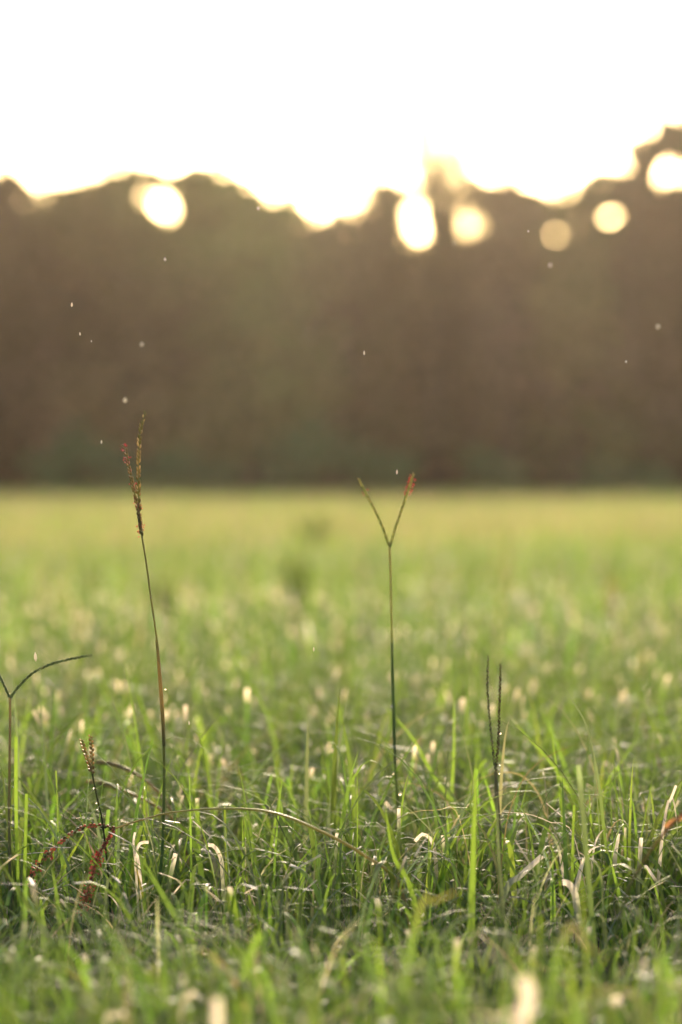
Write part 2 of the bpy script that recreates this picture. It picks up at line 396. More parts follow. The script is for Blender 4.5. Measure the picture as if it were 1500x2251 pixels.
LEAFC = [(.056, .048, .020), (.066, .052, .026), (.046, .046, .017), (.078, .056, .030)]
GREENC = [(.10, .20, .07), (.12, .22, .08), (.10, .17, .06)]
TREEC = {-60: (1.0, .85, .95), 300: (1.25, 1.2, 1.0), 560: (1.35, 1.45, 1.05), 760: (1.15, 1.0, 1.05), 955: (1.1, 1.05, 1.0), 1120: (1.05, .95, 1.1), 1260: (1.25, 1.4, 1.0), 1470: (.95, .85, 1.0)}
def tree(name, label, bx, top, lobes, ydep=0.0, per=230, size=.19, cols=LEAFC, trunk=.16, cat='tree', group='trees along the far edge of the field'):
    b = P(bx, 1075, TD); b.y += ydep; b.z = 0
    r = root_at(name, b, label, cat, group)
    # trunk with limbs that reach into the lobes
    acc = Acc(); tp = P(bx+8, top+60, TD); tp.y += ydep; h = tp.z
    mid = Vector((b.x+.15*math.sin(bx), b.y+.1, h*.5))
    acc.add(*tube([b-Vector((0, 0, .1)), mid, tp], [trunk*1.35, trunk, trunk*.7, trunk*.2], 12, 7, [(.06, .05, .035)]))
    for lb in lobes:
        e = P(lb[0], lb[1], TD); e.y += ydep
        if e.z < 1.2: continue
        f = min(.8, max(.25, e.z/h*.6)); s = b.lerp(tp, f) if f > .5 else b.lerp(mid, f*2); s.z = h*f
        acc.add(*tube([s, s.lerp(e, .5)+Vector((0, 0, .12)), e], [trunk*.45, trunk*.25, trunk*.07], 6, 5, [(.06, .05, .035)]))
    link('trunk', local(acc.mesh('trunk'), b), M_bark, r)
    halo = [(l[0]+rng.uniform(-8, 8), l[1]-rng.uniform(4, 14), l[2]*.8+20, l[3]*.8+20, .2) for l in lobes if l[1] < 540 and name != 'sparse_tree']  # thin outer leaves added to imitate the soft glow along the skyline
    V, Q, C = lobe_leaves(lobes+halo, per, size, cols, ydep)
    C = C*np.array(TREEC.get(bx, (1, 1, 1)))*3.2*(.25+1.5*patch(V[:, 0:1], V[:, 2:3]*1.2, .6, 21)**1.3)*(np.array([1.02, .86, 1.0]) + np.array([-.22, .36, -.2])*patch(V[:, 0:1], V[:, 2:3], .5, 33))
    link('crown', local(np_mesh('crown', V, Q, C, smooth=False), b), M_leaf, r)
    return r

def fill(x0, x1, y0, y1, nx_, ny_, r, dens=.9):
    return [(x, y, r*rng.uniform(.85, 1.2), r*rng.uniform(.85, 1.15), dens*.28) for x in np.linspace(x0, x1, nx_) for y in np.linspace(y0, y1, ny_)]

tree('broadleaf_tree', 'dark broad tree cropped at the left edge with a nearly level top', -60, 400,
     [(-160, 470, 90, 80), (-60, 445, 80, 66), (10, 425, 56, 52), (62, 440, 40, 40, .7), (-30, 560, 120, 90), (60, 545, 80, 90), (-100, 650, 120, 90)] + fill(-150, 70, 740, 960, 3, 3, 95), .5)
tree('broadleaf_tree', 'dark tree with a bright round gap in its upper crown', 300, 370,
     [(246, 395, 34, 36, .8), (235, 425, 52, 52), (200, 450, 62, 52), (120, 480, 62, 60), (165, 440, 44, 44), (180, 505, 60, 44), (285, 392, 40, 20, .8), (345, 396, 40, 14, .7), (300, 468, 32, 34), (270, 480, 40, 60), (412, 470, 30, 50), (350, 520, 70, 34), (330, 398, 60, 24, .8), (395, 394, 40, 20, .8), (335, 492, 30, 24, .35), (490, 495, 46, 46), (455, 425, 66, 52), (440, 490, 40, 56), (420, 392, 30, 18),
      (370, 560, 90, 48), (240, 560, 110, 70), (450, 600, 90, 80), (330, 660, 120, 90)] + fill(200, 450, 760, 960, 3, 3, 90), 0)
tree('broadleaf_tree', 'dark tree with a shoulder sloping down towards the low saddle', 560, 390,
     [(500, 425, 52, 48), (555, 450, 50, 46), (585, 455, 22, 24, .6), (615, 485, 55, 50), (672, 508, 52, 48), (560, 560, 110, 80), (650, 620, 100, 90), (540, 690, 110, 90)] + fill(480, 680, 780, 960, 3, 3, 85), .3)
tree('broadleaf_tree', 'low tree filling the saddle of the skyline beside the sparse tree', 760, 470,
     [(730, 512, 55, 42), (790, 515, 50, 40), (850, 425, 56, 40, 1.1), (820, 470, 40, 30, .5), (848, 490, 40, 40, .8), (830, 560, 80, 50), (750, 610, 110, 80), (830, 680, 110, 90)] + fill(700, 880, 780, 960, 3, 3, 85), .6)
# the see-through tree
holes = [(918, 482, 34), (1000, 430, 15), (905, 395, 18), (1020, 495, 12), (950, 360, 16), (965, 455, 12)]
lace = []
for _k in range(165):
    _y = random.uniform(265, 525); _h = 34+(_y-265)*.32; _x = random.uniform(955-_h, 965+_h*1.1)
    if all(math.hypot(_x-a, _y-b_) > c for a, b_, c in holes): lace.append((_x, _y, random.uniform(9, 15), random.uniform(10, 17), .42 if _y < 370 else (.8 if _y < 420 else 1.2)))
sp = [(x, y, 20*rng.uniform(.7, 1.3), 24*rng.uniform(.8, 1.4), .75+.35*(y > 370)) for x, y in
      [(945, 258), (940, 300), (965, 320), (930, 345), (985, 350), (955, 370), (915, 390), (1000, 385), (975, 405), (940, 420), (900, 440), (1020, 420), (1000, 445), (965, 450), (1040, 445), (1015, 480), (985, 490), (890, 480), (945, 500), (1050, 480)]]
tree('sparse_tree', 'thin see-through tree with warm light showing through its twigs', 955, 250,
     lace + [(900, 560, 62, 34), (970, 572, 60, 38), (1040, 545, 56, 44), (960, 640, 110, 70)] + fill(900, 1040, 740, 960, 2, 3, 90), -.5, per=210, size=.13, trunk=.10)
tree('broadleaf_tree', 'dark tree with a small pointed top beyond the sparse tree', 1120, 375,
     [(1115, 405, 32, 36, .85), (1080, 440, 40, 44, .8), (1140, 452, 46, 44), (1100, 520, 60, 50), (1170, 500, 50, 46), (1130, 590, 90, 70), (1110, 690, 100, 90)] + fill(1060, 1200, 780, 960, 2, 3, 90), .2)
tree('broadleaf_tree', 'dark tree rising in a ramp towards the tallest crown', 1260, 410,
     [(1215, 465, 48, 44), (1275, 452, 46, 46), (1320, 425, 44, 50), (1260, 560, 90, 80), (1330, 540, 60, 80), (1270, 680, 110, 90)] + fill(1220, 1340, 780, 960, 2, 3, 90), 0)
tree('broadleaf_tree', 'tallest dark tree at the right edge climbing out of frame', 1470, 260,
     [(1470, 300, 44, 46, .8), (1440, 340, 50, 46, .7), (1405, 375, 48, 46, .85), (1375, 430, 44, 50), (1525, 325, 60, 76), (1440, 460, 80, 70), (1540, 460, 90, 90), (1420, 560, 90, 90), (1530, 600, 110, 110), (1430, 700, 110, 100)] + fill(1390, 1560, 800, 960, 3, 3, 95), -.4)
def woods():
    """the mass of the wood behind the front row: too deep and dark to tell trees apart"""
    prof_x = [-900, 0, 100, 250, 420, 520, 640, 720, 800, 900, 1000, 1100, 1220, 1320, 1400, 1500, 2300]
    prof_y = [480, 460, 480, 515, 525, 475, 515, 530, 545, 560, 545, 510, 510, 490, 440, 400, 420]
    n = 70000; x = rng.uniform(-900, 2300, n); top = np.interp(x, prof_x, prof_y)
    y = top + (1078-top)*rng.random(n); dep = rng.uniform(3, 13, n)
    p = np.array([tuple(P(a, b, TD)) for a, b in zip(x, y)]); p[:, 1] += dep
    a = nrm(rng.normal(0, 1, (n, 3))); b = nrm(np.cross(a, rng.normal(0, 1, (n, 3)))); s = .30*np.exp(rng.normal(0, .25, n))[:, None]
    V = np.stack([p-a*s, p+b*s*.6, p+a*s, p-b*s*.6], 1); V[..., 2] = np.maximum(V[..., 2], .02)
    Q = (np.arange(n)*4)[:, None]+np.arange(4)
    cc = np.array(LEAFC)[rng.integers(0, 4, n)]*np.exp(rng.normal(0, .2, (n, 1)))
    return V.reshape(-1, 3), Q, np.repeat(cc[:, None, :], 4, 1).reshape(-1, 3)
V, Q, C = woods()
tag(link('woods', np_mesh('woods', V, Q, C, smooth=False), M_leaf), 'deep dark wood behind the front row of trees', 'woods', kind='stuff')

# low green bushes at the foot of the wood
def bush(label, lobes, dep):
    bx = lobes[0][0]; b = P(bx, 1075, TD); b.y += dep; b.z = 0
    r = root_at('bush', b, label, 'bush', 'green bushes at the foot of the wood')
    acc = Acc()
    for lb in lobes:
        e = P(lb[0], lb[1], TD); e.y += dep
        acc.add(*tube([b, b.lerp(e, .5)+Vector((0, 0, .1)), e], [.05, .03, .01], 5, 5, [(.06, .05, .035)]))
    link('stem', local(acc.mesh('stem'), b), M_bark, r)
    V, Q, C = lobe_leaves(lobes, 200, .14, GREENC, dep)
    link('foliage', local(np_mesh('foliage', V, Q, C, smooth=False), b), M_leaf, r)
bush('pointed green bush under the trees behind the tall seed stalk', [(190, 985, 46, 58), (145, 1030, 62, 46), (250, 1025, 62, 46)], -3.0)
bush('low green bush between the two tall stalks', [(400, 1035, 72, 38), (325, 1048, 62, 30), (480, 1042, 60, 32)], -2.6)
bush('widest green bush sloping down behind the forked stalk', [(690, 990, 64, 54), (635, 1018, 58, 50), (765, 1010, 74, 50), (855, 1036, 66, 38)], -3.2)
bush('small dark green bush beyond the forked stalk', [(1050, 1025, 45, 40), (1110, 1045, 50, 26)], -2.4)
bush('low dim green bush at the right end of the wood', [(1300, 1050, 80, 24), (1400, 1050, 70, 24)], -2.2)

# ------------------------------------------------------------------ blurred weed clumps standing in the field
def weed(label, x, ytop, ybot, d, n, spread, cols, wid=.006, name='weed_clump', cat='weed'):
    b = P(x, ybot, d); b.z = float(gz(b.x, b.y)); top = P(x, ytop, d); H = top.z-b.z
    r = root_at(name, b, label, cat, 'weeds standing in the field')
    for k in range(n):
        a = rng.uniform(0, 6.283); rad = spread*rng.uniform(.2, 1); q = Vector((b.x+math.cos(a)*rad*.4, b.y+math.sin(a)*rad*.4, b.z))
        e = Vector((b.x+math.cos(a)*rad, b.y+math.sin(a)*rad, b.z+H*rng.uniform(.6, 1.0)))
        m = q.lerp(e, .5)+Vector((-math.cos(a), -math.sin(a), 0))*rad*.2
        V, Q, C, U = ribbon([q, m, e], wid*rng.uniform(.7, 1.3), 10, [np.array(cols[k % len(cols)])], face=rng.uniform(-1, 1))
        link('leaf', local(np_mesh('leaf', V, Q, C, U), b), M_blade, r)
DK = [(.085, .12, .04), (.11, .14, .05)]
weed('dark blurred weed clump left of the forked stalk', 655, 1195, 1330, 5.2, 22, .055, DK, .011)
weed('short dark weed clump right of the tall stalk', 362, 1248, 1345, 4.8, 18, .04, DK, .011)
weed('faint dark weed tuft near the far field above the others', 690, 1120, 1175, 11.5, 20, .09, DK, .022)
weed('dark green weed clump cropped by the right edge', 1490, 1330, 1440, 4.2, 26, .075, DK, .011)
weed('thin reddish dry weed leaning in the blurred field at right', 1340, 1225, 1345, 4.6, 5, .03, [(.22, .12, .06)], .004)
weed('slender brown weed at far right of the forked stalk', 1105, 1120, 1300, 5.4, 4, .02, [(.2, .15, .08)], .004)

# ------------------------------------------------------------------ seed stalks
ANTH = [(.60, .10, .11), (.52, .08, .09), (.65, .22, .18)]
def raceme(root, b, pts, grains, gl, gr, cols, rach=(.2, .22, .08), anth=None, spread=.45, label=None):
    """one spike: rachis, two rows of spikelets, hanging anthers"""
    S = spline(pts, 60); T = nrm(np.gradient(S, axis=0))
    rc = link('raceme', local(np_mesh('raceme', *tube(pts, [gr*.6, gr*.5, gr*.3], 30, 6, [rach])), b), M_stem, root)
    if label: rc['label'] = label
    acc = Acc()
    for k in range(grains):
        f = (k+.5)/grains; i = min(59, int(f*60)); t = T[i]; side = nrm(np.cross(t, [0.15, 1., 0.1]))*(1 if k % 2 else -1)
        p = S[i] + side*gr*.7 + np.array([0, -1, 0])*gr*.3
        ax = t + side*spread*rng.uniform(.3, .7) + np.array([0, -.15, 0])
        c = np.array(cols[rng.integers(0, len(cols))])*math.exp(rng.normal(0, .15))
        sh = 1.0 if f < .9 else .75
        acc.add(*grain(p, ax, gl*sh*rng.uniform(.9, 1.1), gr*sh, c))
    so = link('spikelets', local(acc.mesh('spikelets'), b), M_stem, rc); so['kind'] = 'stuff'
    if anth:
        acc = Acc(); gr = gr*1.35
        for f0, f1, n in anth:
            for k in range(n):
                i = min(59, int(rng.uniform(f0, f1)*60)); sd_ = rng.choice([-1, 1]); side = nrm(np.cross(T[i], [0, 1., 0]))*sd_
                p = S[i]+side*gr*1.0; q = p+side*gr*rng.uniform(.8, 2.2)+np.array([0, rng.normal(0, gr), -gr*rng.uniform(-.4, 1.2)])
                c = ANTH[rng.integers(0, 3)]
                acc.add(*tube([Vector(p), Vector(q)], [gr*.16, gr*.16], 2, 4, [c]))
                acc.add(*grain(q-np.array([0, 0, gr*.7]), (rng.normal(0, .5), 0, 1), gr*1.5, gr*.42, c))
        ao = link('anthers', local(acc.mesh('anthers'), b), M_stem, rc); ao['kind'] = 'stuff'
    return rc

def drop(root, b, p, r):
    V, Q, C = grain((0, 0, -r), (0, 0, 1), 2*r, r, (1, 1, 1), sides=8)
    th = np.linspace(0, math.pi, 7); ph = np.arange(10)*2*math.pi/10
    V = np.stack([np.sin(th)[:, None]*np.cos(ph), np.sin(th)[:, None]*np.sin(ph), np.repeat(-np.cos(th)[:, None]*1.15, 10, 1)], -1).reshape(-1, 3)*r + np.array(p)
    i = np.arange(6)[:, None]*10; j = np.arange(10)[None, :]; j2 = (j+1) % 10
    Q = np.stack([i+j, i+j2, i+10+j2, i+10+j], -1).reshape(-1, 4)
    link('dewdrop', local(np_mesh('dewdrop', V, Q), b), M_drop, root)

def px(v, d=FOC): return v/FPX*d      # photograph pixels to metres at distance d
def pts(lst, d):
    out = []
    for q in lst: out.append(P(q[0], q[1], q[2] if len(q) > 2 else d))
    return out
def to_ground(lst, d):
    """control points from the soil up: adds the hidden foot below the first listed (lowest) point"""
    p = pts(lst, d); a = p[0]; t = (p[0]-p[1]); sx = max(-.35, min(.35, (t.x/abs(t.z) if abs(t.z) > 1e-4 else 0)))
    if a.z > .004: p = [Vector((a.x+sx*a.z*.6, a.y+.002, -.002))] + p
    return p
GS = 'seed stalks standing above the turf'

# 1 the tall stalk on the left
d = FOC
p = to_ground([(338, 2030), (350, 1940), (358, 1850), (361, 1700), (358, 1580), (350, 1450), (340, 1370), (330, 1300), (322, 1240), (312, 1178)], d)
r = root_at('seed_stalk', p[0], 'tallest seed stalk, with two beaded spikes close together and reddish anthers', 'seed stalk', GS); b = p[0]
link('stem', local(np_mesh('stem', *tube(p, [px(4.0), px(3.6), px(3.2), px(2.6), px(2.0), px(1.9)], 60, 8, [(.08, .13, .05), (.09, .15, .055), (.16, .18, .07), (.26, .26, .11), (.2, .2, .09)])), b), M_stem, r)
sh = link('leaf_sheath', local(np_mesh('leaf_sheath', *tube(pts([(360.5, 1640), (358, 1580), (352.5, 1500), (347.5, 1440), (343.5, 1408)], d-.0006), [px(3.4), px(4.2), px(4.4), px(3.8), px(2.2)], 24, 8, [(.12, .12, .05), (.38, .29, .11), (.58, .40, .15), (.48, .35, .14), (.3, .27, .1)])), b), M_stem, r)
sh['label'] = 'golden brown sheath hugging the middle of the stem'
BRN = [(.30, .24, .10), (.42, .33, .16), (.24, .21, .08), (.55, .44, .25)]
raceme(r, b, pts([(312, 1178), (306, 1120), (304.5, 1050), (306, 980), (310, 940), (320, 905)], d), 52, px(11), px(2.5), BRN, anth=None, label='longer upright beaded spike')
raceme(r, b, pts([(312, 1178), (303, 1120), (291, 1060), (279, 1005), (276, 988), (266, 978)], d), 50, px(9), px(2.1), [(.24, .20, .09), (.30, .22, .10), (.34, .19, .13)], anth=[(.93, 1.0, 9), (.78, .86, 5), (.55, .6, 3), (.3, .4, 6), (.0, .15, 10)], label='shorter dark spike with pink anthers')
for q in [(331, 1313), (364, 1515)]: drop(r, b, P(q[0], q[1], d-.001), px(2.0))

# 2 the forked stalk in the middle, a little behind the focus
d = FOC*1.075
p = to_ground([(880, 1850), (872, 1730), (867, 1640), (864, 1540), (862, 1420), (860, 1320), (859, 1260), (857, 1203)], d)
r = root_at('seed_stalk', p[0], 'tall forked stalk opening in a wide clean V with a red tip', 'seed stalk', GS); b = p[0]
link('stem', local(np_mesh('stem', *tube(p, [px(3.3, d), px(3.1, d), px(2.8, d), px(2.5, d), px(2.3, d), px(2.5, d)], 50, 8, [(.16, .14, .07), (.15, .17, .07), (.17, .22, .08), (.27, .31, .11), (.32, .34, .14), (.36, .34, .17)])), b), M_stem, r)
link('leaf_sheath', local(np_mesh('leaf_sheath', *tube(pts([(869, 1680), (865.5, 1560), (862.5, 1440), (862, 1412)], d-.0006), [px(3.6, d), px(3.9, d), px(3.5, d), px(2.5, d)], 18, 8, [(.14, .18, .07), (.16, .23, .08), (.22, .28, .10)])), b), M_stem, r)
OLV = [(.42, .44, .2), (.48, .46, .24), (.36, .4, .16)]
raceme(r, b, pts([(857, 1203), (838, 1150), (812, 1098), (798, 1070), (789, 1052)], d), 60, px(8, d), px(1.8, d), OLV, anth=[(.78, .84, 3)], spread=.15)
raceme(r, b, pts([(857, 1203), (873, 1150), (892, 1095), (903, 1062), (910, 1041)], d), 60, px(8, d), px(1.8, d), OLV, anth=[(.72, .98, 40)], spread=.15, label='spike whose tip is red with anthers')
for q, s in [((862, 1553), 3.4), ((868, 1643), 3.2), ((866, 1700), 3.0), ((880, 1745), 4.0)]: drop(r, b, P(q[0], q[1], d-.002), px(s, d))

# 3 the stalk cropped by the left edge
d = FOC*1.005
p = to_ground([(22, 1910), (20, 1800), (21, 1700), (22, 1600), (22, 1535)], d)
r = root_at('seed_stalk', p[0], 'stalk at the left edge with one smooth spike arching over to the right', 'seed stalk', GS); b = p[0]
link('stem', local(np_mesh('stem', *tube(p, [px(4.6), px(3.6), px(3.0), px(2.6)], 36, 8, [(.12, .15, .07), (.18, .18, .1), (.32, .27, .17)])), b), M_stem, r)
DKG = [(.22, .27, .15), (.27, .31, .18), (.17, .22, .11)]
raceme(r, b, pts([(22, 1535), (42, 1508), (72, 1480), (110, 1461), (150, 1450), (185, 1443), (203, 1441)], d), 80, px(7), px(1.9), DKG, spread=.12)
raceme(r, b, pts([(22, 1535), (10, 1508), (-4, 1478), (-22, 1448), (-44, 1428)], d), 54, px(7), px(1.9), DKG, spread=.12)

# 4 the small brown head
d = FOC
p = to_ground([(240, 1955), (234, 1880), (224, 1800), (214, 1755), (203, 1702)], d)
r = root_at('seed_stalk', p[0], 'small short stalk with two stubby brown beaded spikes', 'seed stalk', GS); b = p[0]
link('stem', local(np_mesh('stem', *tube(p, [px(3.2), px(2.6), px(2.0), px(1.8)], 30, 7, [(.03, .05, .02), (.04, .06, .02), (.06, .07, .03)])), b), M_stem, r)
BR2 = [(.32, .21, .11), (.46, .34, .19), (.25, .18, .09)]
raceme(r, b, pts([(203, 1702), (196, 1680), (188, 1655), (179, 1626)], d), 18, px(8), px(2.8), BR2)
raceme(r, b, pts([(203, 1702), (203, 1675), (202, 1645), (199, 1617)], d), 18, px(8), px(2.8), BR2)
for q in [(206, 1733), (212, 1765), (214, 1779)]: drop(r, b, P(q[0], q[1], d-.001), px(1.9))

# 5 the twin dark spikes on the right
d = FOC*1.03
p = to_ground([(1099, 1860), (1096, 1790), (1092, 1740), (1090, 1695)], d)
r = root_at('seed_stalk', p[0], 'twin dark spikes standing nearly parallel, set with fine beads', 'seed stalk', GS); b = p[0]
link('stem', local(np_mesh('stem', *tube(p, [px(5.0, d), px(4.4, d), px(4.0, d)], 26, 8, [(.10, .12, .07), (.17, .18, .13), (.15, .15, .1)])), b), M_stem, r)
DBD = [(.10, .11, .08), (.14, .15, .11), (.22, .22, .17)]
raceme(r, b, pts([(1090, 1695), (1083, 1640), (1076, 1570), (1072, 1510), (1074, 1440)], d), 70, px(5.2, d), px(1.8, d), DBD, spread=.22)
raceme(r, b, pts([(1090, 1695), (1096, 1630), (1098, 1560), (1100, 1500), (1101, 1459)], d), 70, px(5.2, d), px(1.9, d), [(.11, .08, .05), (.15, .11, .07), (.08, .065, .04)], spread=.22, label='browner right spike')
for q in [(1101, 1612), (1099, 1681), (1098, 1700)]: drop(r, b, P(q[0], q[1], d-.002), px(2.4))

# 6 the bent-over stalk with red drooping spikes
p = to_ground([(880, 1950, FOC*.97), (800, 1880, FOC*.955), (700, 1825, FOC*.95), (600, 1787, FOC*.96), (500, 1778, FOC*.975), (380, 1786, FOC*.99), (300, 1806, FOC), (252, 1822, FOC)], FOC)
r = root_at('bent_seed_stalk', p[0], 'long seed stalk bent right over, its two spikes hanging red at the tips', 'seed stalk', GS); b = p[0]
link('stem', local(np_mesh('stem', *tube(p, [px(3.8), px(3.6), px(3.2), px(2.6), px(2.0), px(2.0)], 60, 8, [(.3, .25, .13), (.34, .3, .14), (.32, .31, .13), (.26, .28, .11), (.34, .29, .16)])), b), M_stem, r)
RED = [(.42, .14, .10), (.5, .18, .13), (.34, .15, .09)]
raceme(r, b, pts([(252, 1822), (222, 1815), (185, 1818), (150, 1838), (110, 1875), (80, 1912), (62, 1950)], FOC), 50, px(8), px(2.9), [(.10, .09, .04), (.13, .08, .04)] + RED, anth=[(.6, .95, 14)], spread=.35)
raceme(r, b, pts([(252, 1822), (235, 1850), (215, 1885), (203, 1925), (192, 1965), (176, 2012)], FOC), 50, px(8), px(3.0), RED, rach=(.2, .07, .05), anth=[(.25, 1.0, 46)], spread=.4, label='redder spike crowded with anthers')

# 7, 8 soft arching stalks behind the tall one
for lab, L, c in [('upper of two brown stalks arching down behind the tall stalk', [(400, 1830), (378, 1785), (345, 1738), (300, 1702), (255, 1682), (211, 1675)], (.24, .2, .11)),
                  ('lower of two brown stalks arching down behind the tall stalk', [(420, 1850), (380, 1800), (330, 1765), (270, 1737), (225, 1723), (190, 1718)], (.28, .23, .12))]:
    d = FOC*1.1; p = to_ground(L, d); r = root_at('arching_stalk', p[0], lab, 'grass stalk', 'arching stalks'); b = p[0]
    link('stem', local(np_mesh('stem', *tube(p, [px(4, d), px(3.7, d), px(3.1, d), px(2.6, d)], 36, 7, [c])), b), M_stem, r)
    raceme(r, b, p[-3:], 24, px(8, d), px(2.9, d), [c, tuple(np.array(c)*1.4)], spread=.25)

# 9 short red spike low down, 10 orange stalk at right edge
d = FOC*.985
for lab, L, c, dd in [('short bare red stem low among the left blades', [(172, 2150), (166, 2125), (159, 2100), (153, 2082)], (.34, .07, .04), d),
                      ('blurred orange red stalk leaning in at the right edge', [(1370, 1990), (1412, 1900), (1450, 1845), (1485, 1805), (1530, 1765)], (.30, .15, .09), FOC*.87)]:
    p = to_ground(L, dd); r = root_at('red_stalk', p[0], lab, 'grass stalk', 'red stalks'); b = p[0]
    cc = [(.1, .14, .05), (.1, .14, .05), (.13, .15, .06), (.2, .15, .06), c] if dd < d else [c]
    link('stem', local(np_mesh('stem', *tube(p, [px(3.6, dd), px(3.6, dd), px(3.4, dd), px(4.0, dd)], 24, 7, cc)), b), M_stem, r)
    if dd < d:
        V, Q, C, U = ribbon(pts([(1462, 1818), (1478, 1806), (1500, 1800), (1524, 1806)], dd), px(9, dd), 10, [c]); link('withered_leaf', local(np_mesh('withered_leaf', V, Q, C, U), b), M_blade, r)
    else:
        raceme(r, b, p[-3:], 14, px(6), px(2.6), [c, (.2, .08, .04)], spread=.3)

# ------------------------------------------------------------------ single blades that stand out
LI, GR, DA, GY, ST, PA = LIME*1.15, GREEN, DARK, GREY, STRAW, PALE
def blade(label, lst, wpx, c, d=1.0, tip=None, face=.25, taper='point', tf=.05, name='grass_blade', twist=0.0, keel=.3, group='single blades that stand out of the turf', foot=True):
    dd = FOC*d; L = [(q[0], q[1]) if len(q) == 2 else (q[0], q[1], q[2]*FOC) for q in lst]
    p = to_ground(L, dd) if foot else pts(L, dd); b = p[0].copy()
    cs = c if isinstance(c, list) else [c*.9, c]
    V, Q, C, U = ribbon(p, px(wpx*(.74 if d > .8 else .95), dd), 26, cs, face, twist, keel, taper, tip, tf)
    o = link(name, local(np_mesh(name, V, Q, C, U), b), M_blade); o.location = b
    return tag(o, label, 'grass blade', group)
CUT = dict(tip=PALE*1.1, taper='cut')
# tall and slender, left to right
blade('tall upright lime blade beside the stalk at the left edge', [(42, 2000), (38, 1900), (35, 1750), (35, 1620)], 11, LI, 1.0, taper='cut', face=.1)
blade('shorter lime blade just right of the tall lime one at left', [(52, 1980), (55, 1880), (58, 1745)], 11, LI*.85, .99, taper='cut')
blade('dark leaning blade crossing behind the left edge stalk', [(30, 1900), (14, 1780), (5, 1700), (-6, 1660)], 13, DA, 1.01)
blade('dark green blade slanting down to the right in the middle', [(640, 1890), (600, 1835), (550, 1780), (492, 1733)], 9, DA*1.3, .995, face=.5)
blade('pale thin blade crossing the slanting dark one', [(760, 1960), (700, 1850), (670, 1740), (697, 1660)], 4, GY, 1.03)
blade('needle blade standing straight in the middle of the turf', [(785, 1930), (786, 1800), (785, 1640)], 4.5, LI*.9, 1.0)
blade('bright lime upright blade low in the centre', [(658, 2050), (660, 1990), (668, 1900)], 15, LI*1.15, .99, taper='cut', face=.1)
blade('lime blade with amber tip near the tall stalk foot', [(330, 2090), (318, 1990), (298, 1902)], 12, [LI, LI, np.array([.35, .22, .05])], .985)
blade('wide soft green blade leaning across the tall stalk foot', [(440, 2110, .9), (370, 1990, .9), (300, 1865, .9)], 24, GR, .9, taper='point')
blade('wide upright lime blade in soft focus right of centre', [(1035, 2080), (1040, 1900), (1048, 1652)], 21, LI*.9, .90, face=.1)
blade('grey green upright blade beside the wide lime one', [(1110, 2060), (1098, 1900), (1092, 1745)], 15, GY*.9, .92)
blade('soft grey blade with a pale blunt tip at right', [(1306, 2080), (1290, 1880), (1272, 1682)], 16, [GR*.8, GY], .90, taper='cut', tip=GY*2.2, tf=.12)
blade('tall sinuous blade with a hair thin tip on the right', [(1345, 1990), (1328, 1820), (1315, 1710), (1300, 1640), (1288, 1590), (1262, 1545), (1233, 1497)], 11, [GR, LI*.7, GY*1.1, GY], 1.0)
blade('thread thin blade leaning off the sinuous blade to the right', [(1312, 1740), (1300, 1640), (1290, 1608), (1312, 1650), (1331, 1694)], 3.2, GY*1.2, 1.0)
blade('fine reddish blade drawn out leftwards in a long bow', [(1105, 1880), (1122, 1780), (1160, 1700), (1220, 1655), (1296, 1628)], 3.4, np.array([.17, .14, .07]), 1.0)
blade('blurred lime blade leaning left behind the twin spikes', [(1280, 1800), (1220, 1690), (1160, 1620), (1118, 1572)], 12, LI, 1.12, tip=PALE)
blade('grey blade sloping right behind the sinuous blade', [(1400, 1760), (1375, 1680), (1340, 1620), (1305, 1580)], 9, GY*1.2, 1.12)
blade('soft lime blade crossing the grey sloping one', [(1330, 1740), (1370, 1670), (1412, 1610)], 9, LI, 1.13)
blade('blurred lime blade leaning left of the forked stalk foot', [(1010, 1800), (950, 1700), (905, 1620), (838, 1545)], 13, LI, 1.14)
blade('blurred upright lime blade between forked stalk and twin spikes', [(993, 1760), (998, 1650), (999, 1505)], 11, LI*1.1, 1.13)
blade('olive blade arching behind the forked stalk', [(780, 1560), (800, 1490), (830, 1458), (858, 1446)], 11, GR*.8, 1.3, foot=True)
blade('thin slanted blade ending at mid right edge', [(1400, 1900), (1418, 1800), (1438, 1692)], 6, LI*.7, 1.01)
blade('thin green needle rising right of the pale blunt blade', [(1350, 1900), (1345, 1800), (1340, 1690)], 6, GR, 1.03)
blade('lime blade standing in the right hand turf', [(1370, 2010), (1350, 1920), (1335, 1865)], 15, LI, .96)
blade('wide lime blade bottom right', [(1125, 2120), (1150, 2030), (1160, 1960)], 16, LI*.7, .93)
blade('leaning dark blade bottom left', [(140, 2120), (60, 1990), (-10, 1880)], 20, DA, .9)
blade('wide grass blade bottom left with lime upper half', [(95, 2110), (95, 2030), (88, 1965)], 20, [GR, LI], .93)
blade('lime upright blade at the left of the brown head', [(120, 1980), (118, 1900), (116, 1790)], 9, LI*.9, 1.02)
blade('grass green blade between brown head and tall stalk', [(275, 2020), (262, 1960), (246, 1895)], 8, LI*.9, .99)
blade('lime blade right of the tall stalk', [(398, 1990), (405, 1880), (422, 1800)], 10, LI*.9, 1.02)
blade('broad lime blade behind the blunt pale one', [(438, 1960), (436, 1860), (434, 1755)], 15, LI, 1.07, tip=PALE, taper='cut')
blade('lime blade below the long bent stalk', [(535, 1930), (534, 1870), (533, 1795)], 9, LI, 1.03)
blade('leaning lime blade under the slanting dark one', [(590, 1900), (603, 1820), (622, 1705)], 11, LI*.9, 1.06)
blade('long soft blade slanting behind the middle', [(905, 1960, .93), (865, 1880, .93), (845, 1760, .93)], 18, LI*.8, .93)
blade('lime needle leaning in the centre left', [(700, 1900), (690, 1830), (672, 1750)], 8, LI, 1.08)
